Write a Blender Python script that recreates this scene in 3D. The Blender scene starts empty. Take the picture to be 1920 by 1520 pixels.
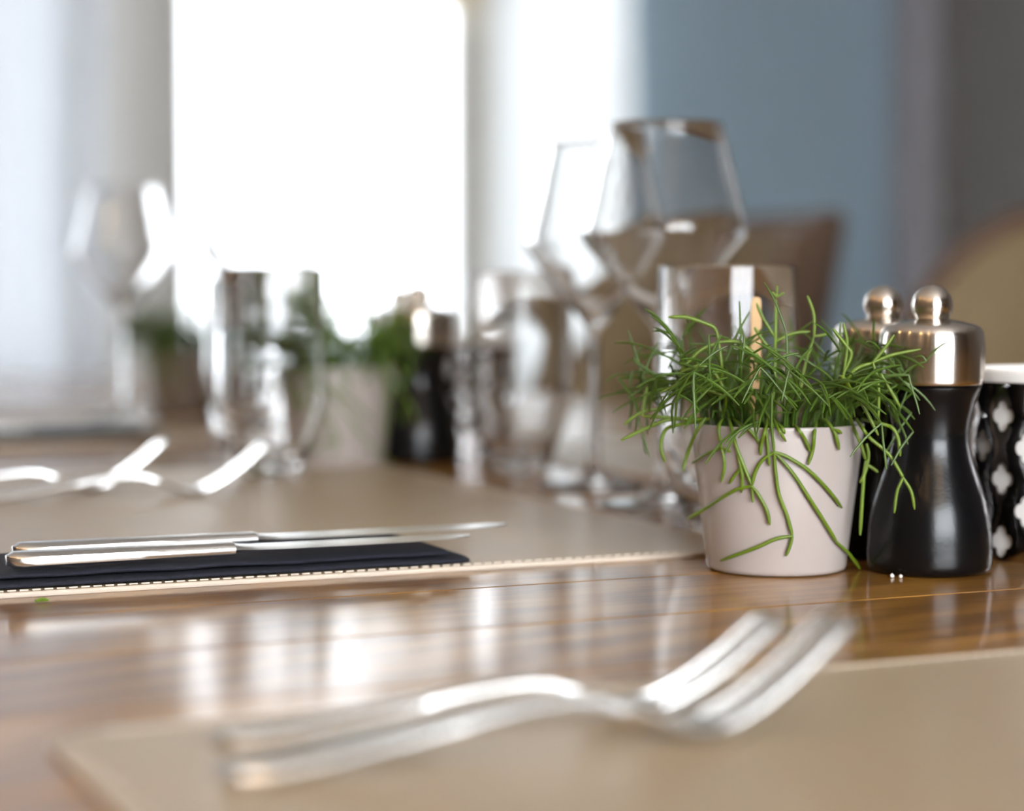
import bpy, bmesh, math, random
from mathutils import Vector, Matrix, noise
PI = math.pi
random.seed(7)
SC = bpy.context.scene
COL = SC.collection

# ------------------------------------------------------------------ camera, world, daylight, exposure
TZ = 0.75                                   # table-top height
cam_d = bpy.data.cameras.new('camera')
cam = bpy.data.objects.new('camera', cam_d)
COL.objects.link(cam)
cam.location = (0, 0, TZ + 0.136)
cam.rotation_euler = (PI / 2 - math.atan(215 / 3900), 0, 0)
cam_d.sensor_width = 36
cam_d.lens = 36 * 3900 / 1920
cam_d.clip_start = 0.02
cam_d.dof.use_dof = True
cam_d.dof.focus_distance = 0.945
cam_d.dof.aperture_fstop = 3.7
SC.camera = cam

SC.view_settings.view_transform = 'Standard'
SC.view_settings.look = 'None'
SC.view_settings.gamma = 1
SC.view_settings.exposure = 0.72
SC.view_settings.use_curve_mapping = False
SC.cycles.use_denoising = True
SC.cycles.max_bounces = 14
SC.cycles.transmission_bounces = 12
SC.cycles.transparent_max_bounces = 12
SC.cycles.glossy_bounces = 6
SC.cycles.diffuse_bounces = 5
SC.cycles.sample_clamp_indirect = 6.0

world = bpy.data.worlds.new('overcast_sky')
SC.world = world
world.use_nodes = True
bg = world.node_tree.nodes['Background']
bg.inputs[0].default_value = (0.90, 0.95, 1.0, 1)
# hazy sky, brighter on the sun's side (behind the camera) than over the street side
wt = world.node_tree
wc = wt.nodes.new('ShaderNodeTexCoord'); wx = wt.nodes.new('ShaderNodeSeparateXYZ'); wr = wt.nodes.new('ShaderNodeMapRange')
wt.links.new(wc.outputs['Generated'], wx.inputs[0]); wt.links.new(wx.outputs['Y'], wr.inputs['Value'])
wr.inputs['From Min'].default_value = -0.8; wr.inputs['From Max'].default_value = 0.8
wr.inputs['To Min'].default_value = 15.0; wr.inputs['To Max'].default_value = 3.7
wt.links.new(wr.outputs[0], bg.inputs[1])

# table frame: u runs along the table away from the camera, v across it to the right
ROT = math.atan2(0.41, 0.912)
UX, UY = -math.sin(ROT), math.cos(ROT)
VX, VY = math.cos(ROT), math.sin(ROT)
OX, OY = 0.1285, 1.018
def W(v, u, z=0.0):
    return Vector((OX + u * UX + v * VX, OY + u * UY + v * VY, z))

WALL_U = 5.0      # window wall
FRONT_U = -3.2    # wall behind the camera
LEFT_V, RIGHT_V = -2.6, 3.62
CEIL = 2.75
WIN = (1.035, 1.985, 0.55, 2.45)          # v0 v1 z0 z1 in the window wall
WIN2 = (-0.9, 0.78, 0.55, 2.45)
WIN5 = (-2.45, -1.10, 0.55, 2.45)         # bare window farther left, out of the frame
WIN3 = (2.035, 2.455, 0.55, 2.45)         # narrow light behind the right-hand curtain
FWIN = (-1.50, 0.75, 0.90, 2.30)         # in the wall behind the camera

def portal(name, v, u, z, w, h, rz):
    l = bpy.data.lights.new(name, 'AREA')
    l.shape = 'RECTANGLE'; l.size = w; l.size_y = h
    l.cycles.is_portal = True
    o = bpy.data.objects.new(name, l); COL.objects.link(o)
    o.location = W(v, u, z); o.rotation_euler = (PI / 2, 0, rz)
    return o
# an area lamp shines along its local -Z
portal('window_portal', (WIN[0] + WIN[1]) / 2, WALL_U + 0.10, (WIN[2] + WIN[3]) / 2, WIN[1] - WIN[0], WIN[3] - WIN[2], ROT + PI * 0)
portal('window_portal', (WIN2[0] + WIN2[1]) / 2, WALL_U + 0.10, (WIN2[2] + WIN2[3]) / 2, WIN2[1] - WIN2[0], WIN2[3] - WIN2[2], ROT + PI * 0)
portal('window_portal', (WIN5[0] + WIN5[1]) / 2, WALL_U + 0.10, (WIN5[2] + WIN5[3]) / 2, WIN5[1] - WIN5[0], WIN5[3] - WIN5[2], ROT)
portal('window_portal', (WIN3[0] + WIN3[1]) / 2, WALL_U + 0.10, (WIN3[2] + WIN3[3]) / 2, WIN3[1] - WIN3[0], WIN3[3] - WIN3[2], ROT)
portal('window_portal', (FWIN[0] + FWIN[1]) / 2, FRONT_U - 0.10, (FWIN[2] + FWIN[3]) / 2, FWIN[1] - FWIN[0], FWIN[3] - FWIN[2], ROT + PI)

# ------------------------------------------------------------------ materials
def new_mat(name):
    m = bpy.data.materials.new(name); m.use_nodes = True
    nt = m.node_tree
    return m, nt, nt.nodes['Principled BSDF']
def plain(name, col, rough=0.5, metal=0.0, bump=0.0, bscale=200, var=0.0, vscale=8, coat=0.0, spec=0.5):
    m, nt, b = new_mat(name)
    b.inputs['Base Color'].default_value = (*col, 1)
    b.inputs['Roughness'].default_value = rough
    b.inputs['Metallic'].default_value = metal
    b.inputs['Coat Weight'].default_value = coat
    b.inputs['Coat Roughness'].default_value = 0.3
    b.inputs['Specular IOR Level'].default_value = spec
    tc = nt.nodes.new('ShaderNodeTexCoord')
    if bump > 0:
        n = nt.nodes.new('ShaderNodeTexNoise'); n.inputs['Scale'].default_value = bscale
        n.inputs['Detail'].default_value = 4
        nt.links.new(tc.outputs['Object'], n.inputs['Vector'])
        bp = nt.nodes.new('ShaderNodeBump'); bp.inputs['Strength'].default_value = bump
        bp.inputs['Distance'].default_value = 0.002
        nt.links.new(n.outputs['Fac'], bp.inputs['Height'])
        nt.links.new(bp.outputs['Normal'], b.inputs['Normal'])
    if var > 0:
        n = nt.nodes.new('ShaderNodeTexNoise'); n.inputs['Scale'].default_value = vscale
        n.inputs['Detail'].default_value = 5
        nt.links.new(tc.outputs['Object'], n.inputs['Vector'])
        r = nt.nodes.new('ShaderNodeMix'); r.data_type = 'RGBA'
        r.inputs[6].default_value = (*[c * (1 - var) for c in col], 1)
        r.inputs[7].default_value = (*[min(1, c * (1 + var)) for c in col], 1)
        nt.links.new(n.outputs['Fac'], r.inputs[0])
        nt.links.new(r.outputs[2], b.inputs['Base Color'])
    return m

def wood_mat(name, c0, c1, c2, rough, plank, along='X', coat=0.0, offs=0.0):
    """boards `plank` wide running along one object axis, each with its own tone and grain"""
    m, nt, b = new_mat(name)
    N, L = nt.nodes, nt.links
    tc = N.new('ShaderNodeTexCoord')
    sep = N.new('ShaderNodeSeparateXYZ'); L.new(tc.outputs['Object'], sep.inputs[0])
    a, c = ('X', 'Y') if along == 'X' else ('Y', 'X')
    def math_(op, x, y=None):
        n = N.new('ShaderNodeMath'); n.operation = op
        for i, q in enumerate((x, y)):
            if q is None: continue
            if isinstance(q, (int, float)): n.inputs[i].default_value = q
            else: L.new(q, n.inputs[i])
        return n.outputs[0]
    idx = math_('FLOOR', math_('DIVIDE', math_('ADD', sep.outputs[c], offs), plank))
    wn = N.new('ShaderNodeTexWhiteNoise'); wn.noise_dimensions = '1D'; L.new(idx, wn.inputs['W'])
    shift = math_('MULTIPLY', wn.outputs['Value'], 37.0)
    comb = N.new('ShaderNodeCombineXYZ')
    L.new(math_('ADD', math_('MULTIPLY', sep.outputs[a], 1.6), shift), comb.inputs[0])
    L.new(math_('MULTIPLY', sep.outputs[c], 34.0), comb.inputs[1])
    L.new(math_('ADD', math_('MULTIPLY', sep.outputs['Z'], 20.0), shift), comb.inputs[2])
    g = N.new('ShaderNodeTexNoise'); g.inputs['Scale'].default_value = 2.6; g.inputs['Detail'].default_value = 8
    g.inputs['Roughness'].default_value = 0.62; g.inputs['Distortion'].default_value = 0.5
    L.new(comb.outputs[0], g.inputs['Vector'])
    comb2 = N.new('ShaderNodeCombineXYZ')
    L.new(math_('ADD', math_('MULTIPLY', sep.outputs[a], 1.1), shift), comb2.inputs[0])
    L.new(math_('MULTIPLY', sep.outputs[c], 9.0), comb2.inputs[1])
    w = N.new('ShaderNodeTexWave'); w.wave_type = 'RINGS'; w.rings_direction = 'Z'; w.inputs['Scale'].default_value = 3.2
    w.inputs['Distortion'].default_value = 5.5; w.inputs['Detail'].default_value = 3; w.inputs['Detail Scale'].default_value = 1.0
    L.new(comb2.outputs[0], w.inputs['Vector'])
    mixf = math_('ADD', math_('MULTIPLY', g.outputs['Fac'], 0.72), math_('MULTIPLY', w.outputs['Fac'], 0.28))
    comb3 = N.new('ShaderNodeCombineXYZ')
    L.new(math_('ADD', math_('MULTIPLY', sep.outputs[a], 9.0), shift), comb3.inputs[0])
    L.new(math_('MULTIPLY', sep.outputs[c], 420.0), comb3.inputs[1])
    g2 = N.new('ShaderNodeTexNoise'); g2.inputs['Scale'].default_value = 1.0; g2.inputs['Detail'].default_value = 3
    L.new(comb3.outputs[0], g2.inputs['Vector'])
    mixf = math_('ADD', mixf, math_('MULTIPLY', math_('SUBTRACT', g2.outputs['Fac'], 0.5), 0.30))
    mixf = math_('ADD', mixf, math_('MULTIPLY', math_('SUBTRACT', wn.outputs['Value'], 0.5), 0.22))
    cr = N.new('ShaderNodeValToRGB')
    cr.color_ramp.elements[0].position = 0.28; cr.color_ramp.elements[0].color = (*c0, 1)
    cr.color_ramp.elements[1].position = 0.72; cr.color_ramp.elements[1].color = (*c2, 1)
    e = cr.color_ramp.elements.new(0.5); e.color = (*c1, 1)
    L.new(mixf, cr.inputs[0]); L.new(cr.outputs[0], b.inputs['Base Color'])
    b.inputs['Roughness'].default_value = rough
    b.inputs['Coat Weight'].default_value = coat; b.inputs['Coat Roughness'].default_value = 0.13
    bp = N.new('ShaderNodeBump'); bp.inputs['Strength'].default_value = 0.16; bp.inputs['Distance'].default_value = 0.0015
    L.new(g.outputs['Fac'], bp.inputs['Height']); L.new(bp.outputs['Normal'], b.inputs['Normal'])
    return m

def glass_mat(name, col=(1, 1, 1), rough=0.0, ior=1.5):
    m, nt, b = new_mat(name)
    b.inputs['Base Color'].default_value = (*col, 1)
    b.inputs['Roughness'].default_value = rough
    b.inputs['IOR'].default_value = ior
    b.inputs['Transmission Weight'].default_value = 1.0
    return m
def pane_mat(name):
    m, nt, b = new_mat(name)
    nt.nodes.remove(b)
    out = nt.nodes['Material Output']
    t = nt.nodes.new('ShaderNodeBsdfTransparent'); g = nt.nodes.new('ShaderNodeBsdfGlossy'); g.inputs['Roughness'].default_value = 0.02
    f = nt.nodes.new('ShaderNodeFresnel'); f.inputs[0].default_value = 1.3
    mx = nt.nodes.new('ShaderNodeMixShader')
    nt.links.new(f.outputs[0], mx.inputs[0]); nt.links.new(t.outputs[0], mx.inputs[1]); nt.links.new(g.outputs[0], mx.inputs[2])
    nt.links.new(mx.outputs[0], out.inputs[0])
    return m
def sheer_mat(name, col, trans):
    m, nt, b = new_mat(name)
    nt.nodes.remove(b)
    out = nt.nodes['Material Output']
    d = nt.nodes.new('ShaderNodeBsdfDiffuse'); d.inputs[0].default_value = (*col, 1)
    t = nt.nodes.new('ShaderNodeBsdfTranslucent'); t.inputs[0].default_value = (*col, 1)
    mx = nt.nodes.new('ShaderNodeMixShader'); mx.inputs[0].default_value = trans
    wv = nt.nodes.new('ShaderNodeTexNoise'); wv.inputs['Scale'].default_value = 300
    bp = nt.nodes.new('ShaderNodeBump'); bp.inputs['Strength'].default_value = 0.1
    tc = nt.nodes.new('ShaderNodeTexCoord')
    nt.links.new(tc.outputs['Object'], wv.inputs['Vector']); nt.links.new(wv.outputs['Fac'], bp.inputs['Height'])
    nt.links.new(bp.outputs[0], d.inputs['Normal'])
    nt.links.new(d.outputs[0], mx.inputs[1]); nt.links.new(t.outputs[0], mx.inputs[2]); nt.links.new(mx.outputs[0], out.inputs[0])
    return m
def brushed_mat(name, col, rough, aniso):
    m, nt, b = new_mat(name)
    b.inputs['Base Color'].default_value = (*col, 1); b.inputs['Metallic'].default_value = 1.0
    b.inputs['Roughness'].default_value = rough; b.inputs['Anisotropic'].default_value = aniso; b.inputs['Anisotropic Rotation'].default_value = 0.25
    tg = nt.nodes.new('ShaderNodeTangent'); tg.direction_type = 'RADIAL'; tg.axis = 'Z'
    nt.links.new(tg.outputs[0], b.inputs['Tangent'])
    tc = nt.nodes.new('ShaderNodeTexCoord')
    mp = nt.nodes.new('ShaderNodeMapping'); mp.inputs['Scale'].default_value = (40, 40, 4000)
    n = nt.nodes.new('ShaderNodeTexNoise'); n.inputs['Scale'].default_value = 1.0; n.inputs['Detail'].default_value = 2
    nt.links.new(tc.outputs['Object'], mp.inputs[0]); nt.links.new(mp.outputs[0], n.inputs['Vector'])
    r = nt.nodes.new('ShaderNodeMapRange'); r.inputs['To Min'].default_value = rough - 0.05; r.inputs['To Max'].default_value = rough + 0.05
    nt.links.new(n.outputs['Fac'], r.inputs['Value']); nt.links.new(r.outputs[0], b.inputs['Roughness'])
    return m

M = {}
M['wood'] = wood_mat('varnished_oak', (0.185, 0.078, 0.010), (0.30, 0.138, 0.019), (0.41, 0.205, 0.036), 0.42, 0.1035, 'X', coat=0.7, offs=0.005 + 0.1035 * 40)
M['table_edge'] = plain('dark_oak', (0.10, 0.042, 0.014), 0.4, var=0.3, vscale=12)
M['floor'] = wood_mat('oak_floor', (0.10, 0.055, 0.026), (0.20, 0.115, 0.06), (0.30, 0.18, 0.10), 0.4, 0.14, 'Y')
M['grey_top'] = plain('grey_laminate', (0.16, 0.15, 0.145), 0.25, var=0.08)
M['mat'] = plain('tan_leatherette', (0.41, 0.318, 0.208), 0.40, coat=0.35, bump=0.25, bscale=900, var=0.05, vscale=30)
M['mat_edge'] = plain('cream_edge_binding', (0.68, 0.60, 0.50), 0.55)
M['napkin'] = plain('navy_cotton', (0.010, 0.012, 0.024), 0.85, bump=0.5, bscale=1500)
M['steel'] = plain('polished_steel', (0.76, 0.75, 0.73), 0.27, 1.0)
M['brushed'] = brushed_mat('brushed_steel', (0.70, 0.65, 0.59), 0.22, 0.85)
M['mirror'] = plain('mirror_nickel', (0.52, 0.49, 0.485), 0.13, 1.0)
M['black'] = plain('satin_black_lacquer', (0.003, 0.003, 0.0035), 0.23, 0.0, bump=0.03, bscale=700, spec=0.32)
M['pot'] = plain('rose_beige_glaze', (0.42, 0.37, 0.345), 0.22, var=0.04, vscale=25)
M['pot_dark'] = plain('dusty_brown_glaze', (0.25, 0.19, 0.165), 0.3, var=0.04, vscale=25)
M['soil'] = plain('potting_soil', (0.025, 0.017, 0.010), 0.95, bump=1.0, bscale=300, var=0.5, vscale=200)
M['stem'] = plain('light_green_stem', (0.115, 0.185, 0.010), 0.42, var=0.35, vscale=45)
M['foliage'] = plain('green_stem', (0.055, 0.110, 0.007), 0.5, var=0.45, vscale=60)  # inner stems, coloured darker than the outer ones of the same plant
M['sliver'] = plain('pale_tan', (0.62, 0.40, 0.19), 0.6, var=0.1, vscale=90)
M['glass'] = glass_mat('clear_crystal', (0.985, 0.985, 0.985), 0.0, 1.5)
M['liner'] = plain('white_porcelain', (0.78, 0.76, 0.73), 0.25)
M['salt'] = plain('salt', (0.85, 0.85, 0.82), 0.3)
M['leather'] = plain('brown_leather', (0.125, 0.075, 0.048), 0.5, bump=0.2, bscale=350, var=0.15, vscale=9)
M['tan_fabric'] = plain('olive_tan_fabric', (0.22, 0.16, 0.085), 0.8, bump=0.3, bscale=600)
M['leg'] = plain('dark_beech', (0.05, 0.03, 0.018), 0.45)
M['wall'] = plain('warm_white_paint', (0.66, 0.63, 0.58), 0.7, bump=0.05, bscale=80)
M['room'] = plain('dark_umber_paint', (0.13, 0.10, 0.08), 0.7, bump=0.05, bscale=80)
M['pier'] = plain('greige_paint', (0.74, 0.72, 0.68), 0.7, bump=0.05, bscale=80)
M['blue'] = plain('dusty_blue_paint', (0.43, 0.58, 0.70), 0.6, bump=0.05, bscale=80, var=0.04, vscale=2)
M['grey_wall'] = plain('charcoal_paint', (0.265, 0.245, 0.235), 0.6, bump=0.05, bscale=80)
M['grey_trim'] = plain('grey_lilac_paint', (0.46, 0.45, 0.49), 0.5)
M['ceiling'] = plain('white_ceiling_paint', (0.70, 0.68, 0.65), 0.8)
M['frame'] = plain('white_window_paint', (0.72, 0.72, 0.70), 0.4)
M['pane'] = pane_mat('window_glass')
M['sheer'] = sheer_mat('sheer_white', (0.72, 0.75, 0.79), 0.21)
M['sheer_warm'] = sheer_mat('sheer_ivory', (0.86, 0.88, 0.88), 0.48)
M['blind'] = sheer_mat('cream_linen', (0.80, 0.72, 0.56), 0.28)
M['brass'] = plain('aged_brass', (0.6, 0.4, 0.16), 0.3, 1.0)
def emit(name, col, s):
    m, nt, b = new_mat(name)
    b.inputs['Base Color'].default_value = (*col, 1)
    b.inputs['Emission Color'].default_value = (*col, 1); b.inputs['Emission Strength'].default_value = s
    return m
M['bulb'] = emit('warm_bulb', (1.0, 0.60, 0.24), 70)

# ------------------------------------------------------------------ mesh helpers
def obj(name, bm, mat, parent=None, smooth=True, angle=40, loc=None, rz=None):
    me = bpy.data.meshes.new(name)
    bmesh.ops.recalc_face_normals(bm, faces=bm.faces[:]) if smooth != 'keep' else None
    bm.to_mesh(me); bm.free()
    for m in (mat if isinstance(mat, (list, tuple)) else [mat]):
        me.materials.append(m)
    if smooth:
        me.polygons.foreach_set('use_smooth', [True] * len(me.polygons))
        me.set_sharp_from_angle(angle=math.radians(angle))
    o = bpy.data.objects.new(name, me); COL.objects.link(o)
    if parent: o.parent = parent
    if loc is not None: o.location = loc
    if rz is not None: o.rotation_euler = (0, 0, rz)
    return o
def tag(o, label=None, cat=None, group=None, kind=None):
    if label: o['label'] = label
    if cat: o['category'] = cat
    if group: o['group'] = group
    if kind: o['kind'] = kind
    return o
def thing(name, label, cat, loc, rz=0.0, group=None):
    o = bpy.data.objects.new(name, None); COL.objects.link(o)
    o.empty_display_size = 0.05
    o.location = loc; o.rotation_euler = (0, 0, rz)
    return tag(o, label, cat, group)
def copy_thing(root, loc, rz, label=None, group=None, skip=()):
    r = root.copy(); COL.objects.link(r); r.location = loc; r.rotation_euler = (0, 0, rz)
    if label: r['label'] = label
    if group: r['group'] = group
    for ch in list(root.children):
        if ch.name.split('.')[0] in skip: continue
        c = ch.copy(); COL.objects.link(c); c.parent = r
        for g in list(ch.children):
            d = g.copy(); COL.objects.link(d); d.parent = c
    return r
def box(bm, x0, x1, y0, y1, z0, z1, bev=0.0, seg=2, mi=0):
    vs = [bm.verts.new((x, y, z)) for x in (x0, x1) for y in (y0, y1) for z in (z0, z1)]
    fs = [(0, 1, 3, 2), (4, 6, 7, 5), (0, 4, 5, 1), (2, 3, 7, 6), (0, 2, 6, 4), (1, 5, 7, 3)]
    faces = [bm.faces.new([vs[i] for i in f]) for f in fs]
    for f in faces: f.material_index = mi
    if bev > 0:
        es = list({e for f in faces for e in f.edges})
        bmesh.ops.bevel(bm, geom=es, offset=bev, segments=seg, profile=0.5, affect='EDGES', clamp_overlap=True)
    return bm
def lathe(bm, prof, seg=48, mi=0):
    """prof: list of (r, z); r == 0 closes on the axis"""
    rings = []
    for r, z in prof:
        if r <= 1e-7: rings.append([bm.verts.new((0, 0, z))])
        else: rings.append([bm.verts.new((r * math.cos(2 * PI * k / seg), r * math.sin(2 * PI * k / seg), z)) for k in range(seg)])
    for a, b in zip(rings, rings[1:]):
        for k in range(seg):
            k2 = (k + 1) % seg
            q = [a[k % len(a)], a[k2 % len(a)], b[k2 % len(b)], b[k % len(b)]]
            q = list(dict.fromkeys(q))
            if len(q) > 2: bm.faces.new(q).material_index = mi
    return bm
def crom(pts, n=6):
    """Catmull-Rom through 2-D or 3-D points"""
    P = [Vector(p) for p in pts]
    P = [2 * P[0] - P[1]] + P + [2 * P[-1] - P[-2]]
    out = []
    for i in range(1, len(P) - 2):
        for k in range(n):
            t = k / n
            a, b, c, d = P[i - 1], P[i], P[i + 1], P[i + 2]
            out.append(0.5 * ((2 * b) + (c - a) * t + (2 * a - 5 * b + 4 * c - d) * t * t + (3 * b - a - 3 * c + d) * t ** 3))
    out.append(P[-2].copy())
    return out
def tube(bm, pts, rad, n=7, cap=True):
    """round tube through 3-D points; rad is a number or a list"""
    pts = [Vector(p) for p in pts]
    R = rad if isinstance(rad, (list, tuple)) else [rad] * len(pts)
    rings = []; up = None
    for i, p in enumerate(pts):
        t = (pts[min(i + 1, len(pts) - 1)] - pts[max(i - 1, 0)])
        t = t.normalized() if t.length > 1e-9 else Vector((0, 0, 1))
        if up is None:
            up = Vector((1, 0, 0)) if abs(t.x) < 0.9 else Vector((0, 1, 0))
        s = (up - t * up.dot(t)).normalized(); up = s; q = t.cross(s)
        rings.append([bm.verts.new(p + R[i] * (math.cos(2 * PI * k / n) * s + math.sin(2 * PI * k / n) * q)) for k in range(n)])
    for a, b in zip(rings, rings[1:]):
        for k in range(n):
            bm.faces.new((a[k], a[(k + 1) % n], b[(k + 1) % n], b[k]))
    if cap:
        bm.faces.new(rings[0][::-1]); bm.faces.new(rings[-1])
    return bm
def strip(bm, secs):
    """closed solid through cross sections, each a list of the same number of points"""
    rings = [[bm.verts.new(p) for p in s] for s in secs]
    n = len(rings[0])
    for a, b in zip(rings, rings[1:]):
        for k in range(n):
            bm.faces.new((a[k], a[(k + 1) % n], b[(k + 1) % n], b[k]))
    bm.faces.new(rings[0][::-1]); bm.faces.new(rings[-1])
    return bm
def rrect(w, h, r, n=6):
    out = []
    for cx, cy, a0 in ((w / 2 - r, h / 2 - r, 0), (-w / 2 + r, h / 2 - r, PI / 2), (-w / 2 + r, -h / 2 + r, PI), (w / 2 - r, -h / 2 + r, 1.5 * PI)):
        for k in range(n + 1):
            a = a0 + k / n * PI / 2
            out.append((cx + r * math.cos(a), cy + r * math.sin(a)))
    return out
def lens_sec(x, w, z, t, tilt=0.0, n=12, curve=0.0):
    """flattened elliptical cross section at x, w wide (y), t thick (z)"""
    out = []
    for k in range(n):
        a = 2 * PI * k / n
        yy = w / 2 * math.copysign(abs(math.cos(a)) ** 0.6, math.cos(a))
        zz = t / 2 * math.copysign(abs(math.sin(a)) ** 0.75, math.sin(a))
        out.append((x - zz * math.sin(tilt), yy, z + zz * math.cos(tilt) + curve * (2 * yy / max(w, 1e-6)) ** 2))
    return out

# ------------------------------------------------------------------ the room
def struct(name, bm, mat, **k):
    o = obj(name, bm, mat, loc=W(0, 0, 0), rz=ROT, **k)      # local x = v, local y = u
    o['kind'] = 'structure'
    return o
T = 0.22
struct('floor', box(bmesh.new(), LEFT_V - T, RIGHT_V + T, FRONT_U - T, WALL_U + T, -0.1, 0.0), M['floor'])
struct('ceiling', box(bmesh.new(), LEFT_V - T, RIGHT_V + T, FRONT_U - T, WALL_U + T, CEIL, CEIL + 0.1), M['ceiling'])
def wall_u(name, u0, u1, holes, mats, splits):
    """wall lying along v with window holes; splits: [(v_end, material index)]"""
    bm = bmesh.new()
    hs = sorted(holes)
    cuts = sorted({LEFT_V - T, RIGHT_V + T, *[h[0] for h in hs], *[h[1] for h in hs], *[s[0] for s in splits[:-1]]})
    for a, b in zip(cuts, cuts[1:]):
        mid = (a + b) / 2
        mi = next(s[1] for s in splits if mid < s[0])
        h = next((h for h in hs if h[0] <= mid <= h[1]), None)
        if h:
            box(bm, a, b, u0, u1, 0, h[2], mi=mi); box(bm, a, b, u0, u1, h[3], CEIL, mi=mi)
        else:
            box(bm, a, b, u0, u1, 0, CEIL, mi=mi)
    return struct(name, bm, mats, smooth=False)
wall_u('wall_back', WALL_U, WALL_U + T, [WIN, WIN2, WIN3, WIN5], [M['pier'], M['wall'], M['blue']], [(1.1, 0), (2.465, 1), (99, 2)])
wall_u('wall_front', FRONT_U - T, FRONT_U, [FWIN], [M['room']], [(99, 0)])
struct('wall_left', box(bmesh.new(), LEFT_V - T, LEFT_V, FRONT_U, WALL_U, 0, CEIL), M['room'])
struct('wall_right', box(bmesh.new(), RIGHT_V, RIGHT_V + T, FRONT_U, WALL_U, 0, CEIL), M['grey_wall'])
struct('trim_1', box(bmesh.new(), RIGHT_V - 0.14, RIGHT_V - 0.001, WALL_U - 0.14, WALL_U - 0.001, 0, CEIL, 0.01), M['grey_trim'])
struct('baseboard_back', box(bmesh.new(), LEFT_V + 0.02, RIGHT_V - 0.16, WALL_U - 0.018, WALL_U - 0.001, 0, 0.10, 0.004), M['frame'])
def window(name, win, u, mull):
    v0, v1, z0, z1 = win
    bm = bmesh.new(); f = 0.055
    box(bm, v0, v0 + f, u, u + 0.07, z0, z1, 0.006); box(bm, v1 - f, v1, u, u + 0.07, z0, z1, 0.006)
    box(bm, v0 + f, v1 - f, u, u + 0.07, z0, z0 + f, 0.006); box(bm, v0 + f, v1 - f, u, u + 0.07, z1 - f, z1, 0.006)
    for m in mull: box(bm, m - 0.02, m + 0.02, u + 0.01, u + 0.06, z0 + f, z1 - f, 0.005)
    w = struct(name, bm, M['frame'])
    bm = bmesh.new()
    box(bm, v0 + f, v1 - f, u + 0.033, u + 0.037, z0 + f, z1 - f)
    p = obj('pane', bm, M['pane'], parent=w, smooth=False)
    return w
window('window_1', WIN, WALL_U + 0.03, [])
window('window_2', WIN2, WALL_U + 0.03, [-0.06])
window('window_5', WIN5, WALL_U + 0.03, [])
window('window_4', WIN3, WALL_U + 0.03, [])
window('window_3', FWIN, FRONT_U - 0.10, [-0.75, 0.0])
struct('trim_2', box(bmesh.new(), WIN[0] - 0.04, WIN[1] + 0.02, WALL_U - 0.05, WALL_U + 0.03, WIN[2] - 0.04, WIN[2], 0.006), M['frame'])

def curtain(name, v0, v1, u, z0, z1, folds, amp, mat, label, seed):
    rnd = random.Random(seed)
    n = folds * 14
    ph = [rnd.uniform(-0.5, 0.5) for _ in range(folds + 2)]
    bm = bmesh.new(); rows = []
    zs = [z0 + (z1 - z0) * k / 10 for k in range(11)]
    for zi, z in enumerate(zs):
        row = []
        for k in range(n + 1):
            t = k / n * folds; i = int(t); fr = t - i
            p = ph[i] * (1 - fr) + ph[i + 1] * fr
            a = amp * (0.55 + 0.45 * (1 - zi / 10)) * (0.75 + 0.5 * abs(ph[i] * (1 - fr) + ph[i + 1] * fr))
            row.append(bm.verts.new((v0 + (v1 - v0) * k / n + 0.012 * math.sin(5 * z + 3 * p), u + a * math.sin(2 * PI * t + 2 * p), z)))
        rows.append(row)
    for a, b in zip(rows, rows[1:]):
        for k in range(n): bm.faces.new((a[k], a[k + 1], b[k + 1], b[k]))
    t = thing(name, label, 'curtain', W(0, 0, 0), ROT, 'curtains on the window wall')
    obj('cloth', bm, mat, t, angle=180)
    bm = bmesh.new()
    tube(bm, [(v0 - 0.03, u, z1 + 0.015), (v1 + 0.03, u, z1 + 0.015)], 0.012, 10)
    obj('rod', bm, M['steel'], t)
    return t
curtain('curtain', -1.0, 0.80, WALL_U - 0.12, 0.02, 2.55, 9, 0.045, M['sheer'], 'sheer bluish white curtain at the far left of the window wall', 3)
curtain('curtain', 1.995, 2.48, WALL_U - 0.10, 0.02, 2.55, 4, 0.035, M['sheer_warm'], 'white curtain hanging between the bright window and the blue wall', 5)
# two cream roman blinds, lowered to the upper third of the window
def roman_blind(v0, v1, z0, label):
    bm = bmesh.new()
    for k in range(7):
        z = z0 + 0.085 * k
        y = WALL_U - 0.030 - (0.010 if k % 2 else 0.0)
        box(bm, v0, v1, y - 0.0015, y + 0.0015, z, min(z + 0.095, 2.48), 0.001)
    o = obj('roman_blind', bm, M['blind'], loc=W(0, 0, 0), rz=ROT)
    return tag(o, label, 'blind', 'cream blinds')
roman_blind(1.625, 1.99, 1.745, 'cream fabric blind hem at the top right of the bright window')
roman_blind(1.03, 1.615, 1.90, 'cream fabric blind over the top left of the bright window, added above the frame to soften the table glare')  # unseen blind, added to tame the window glare on the tabletop

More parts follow.
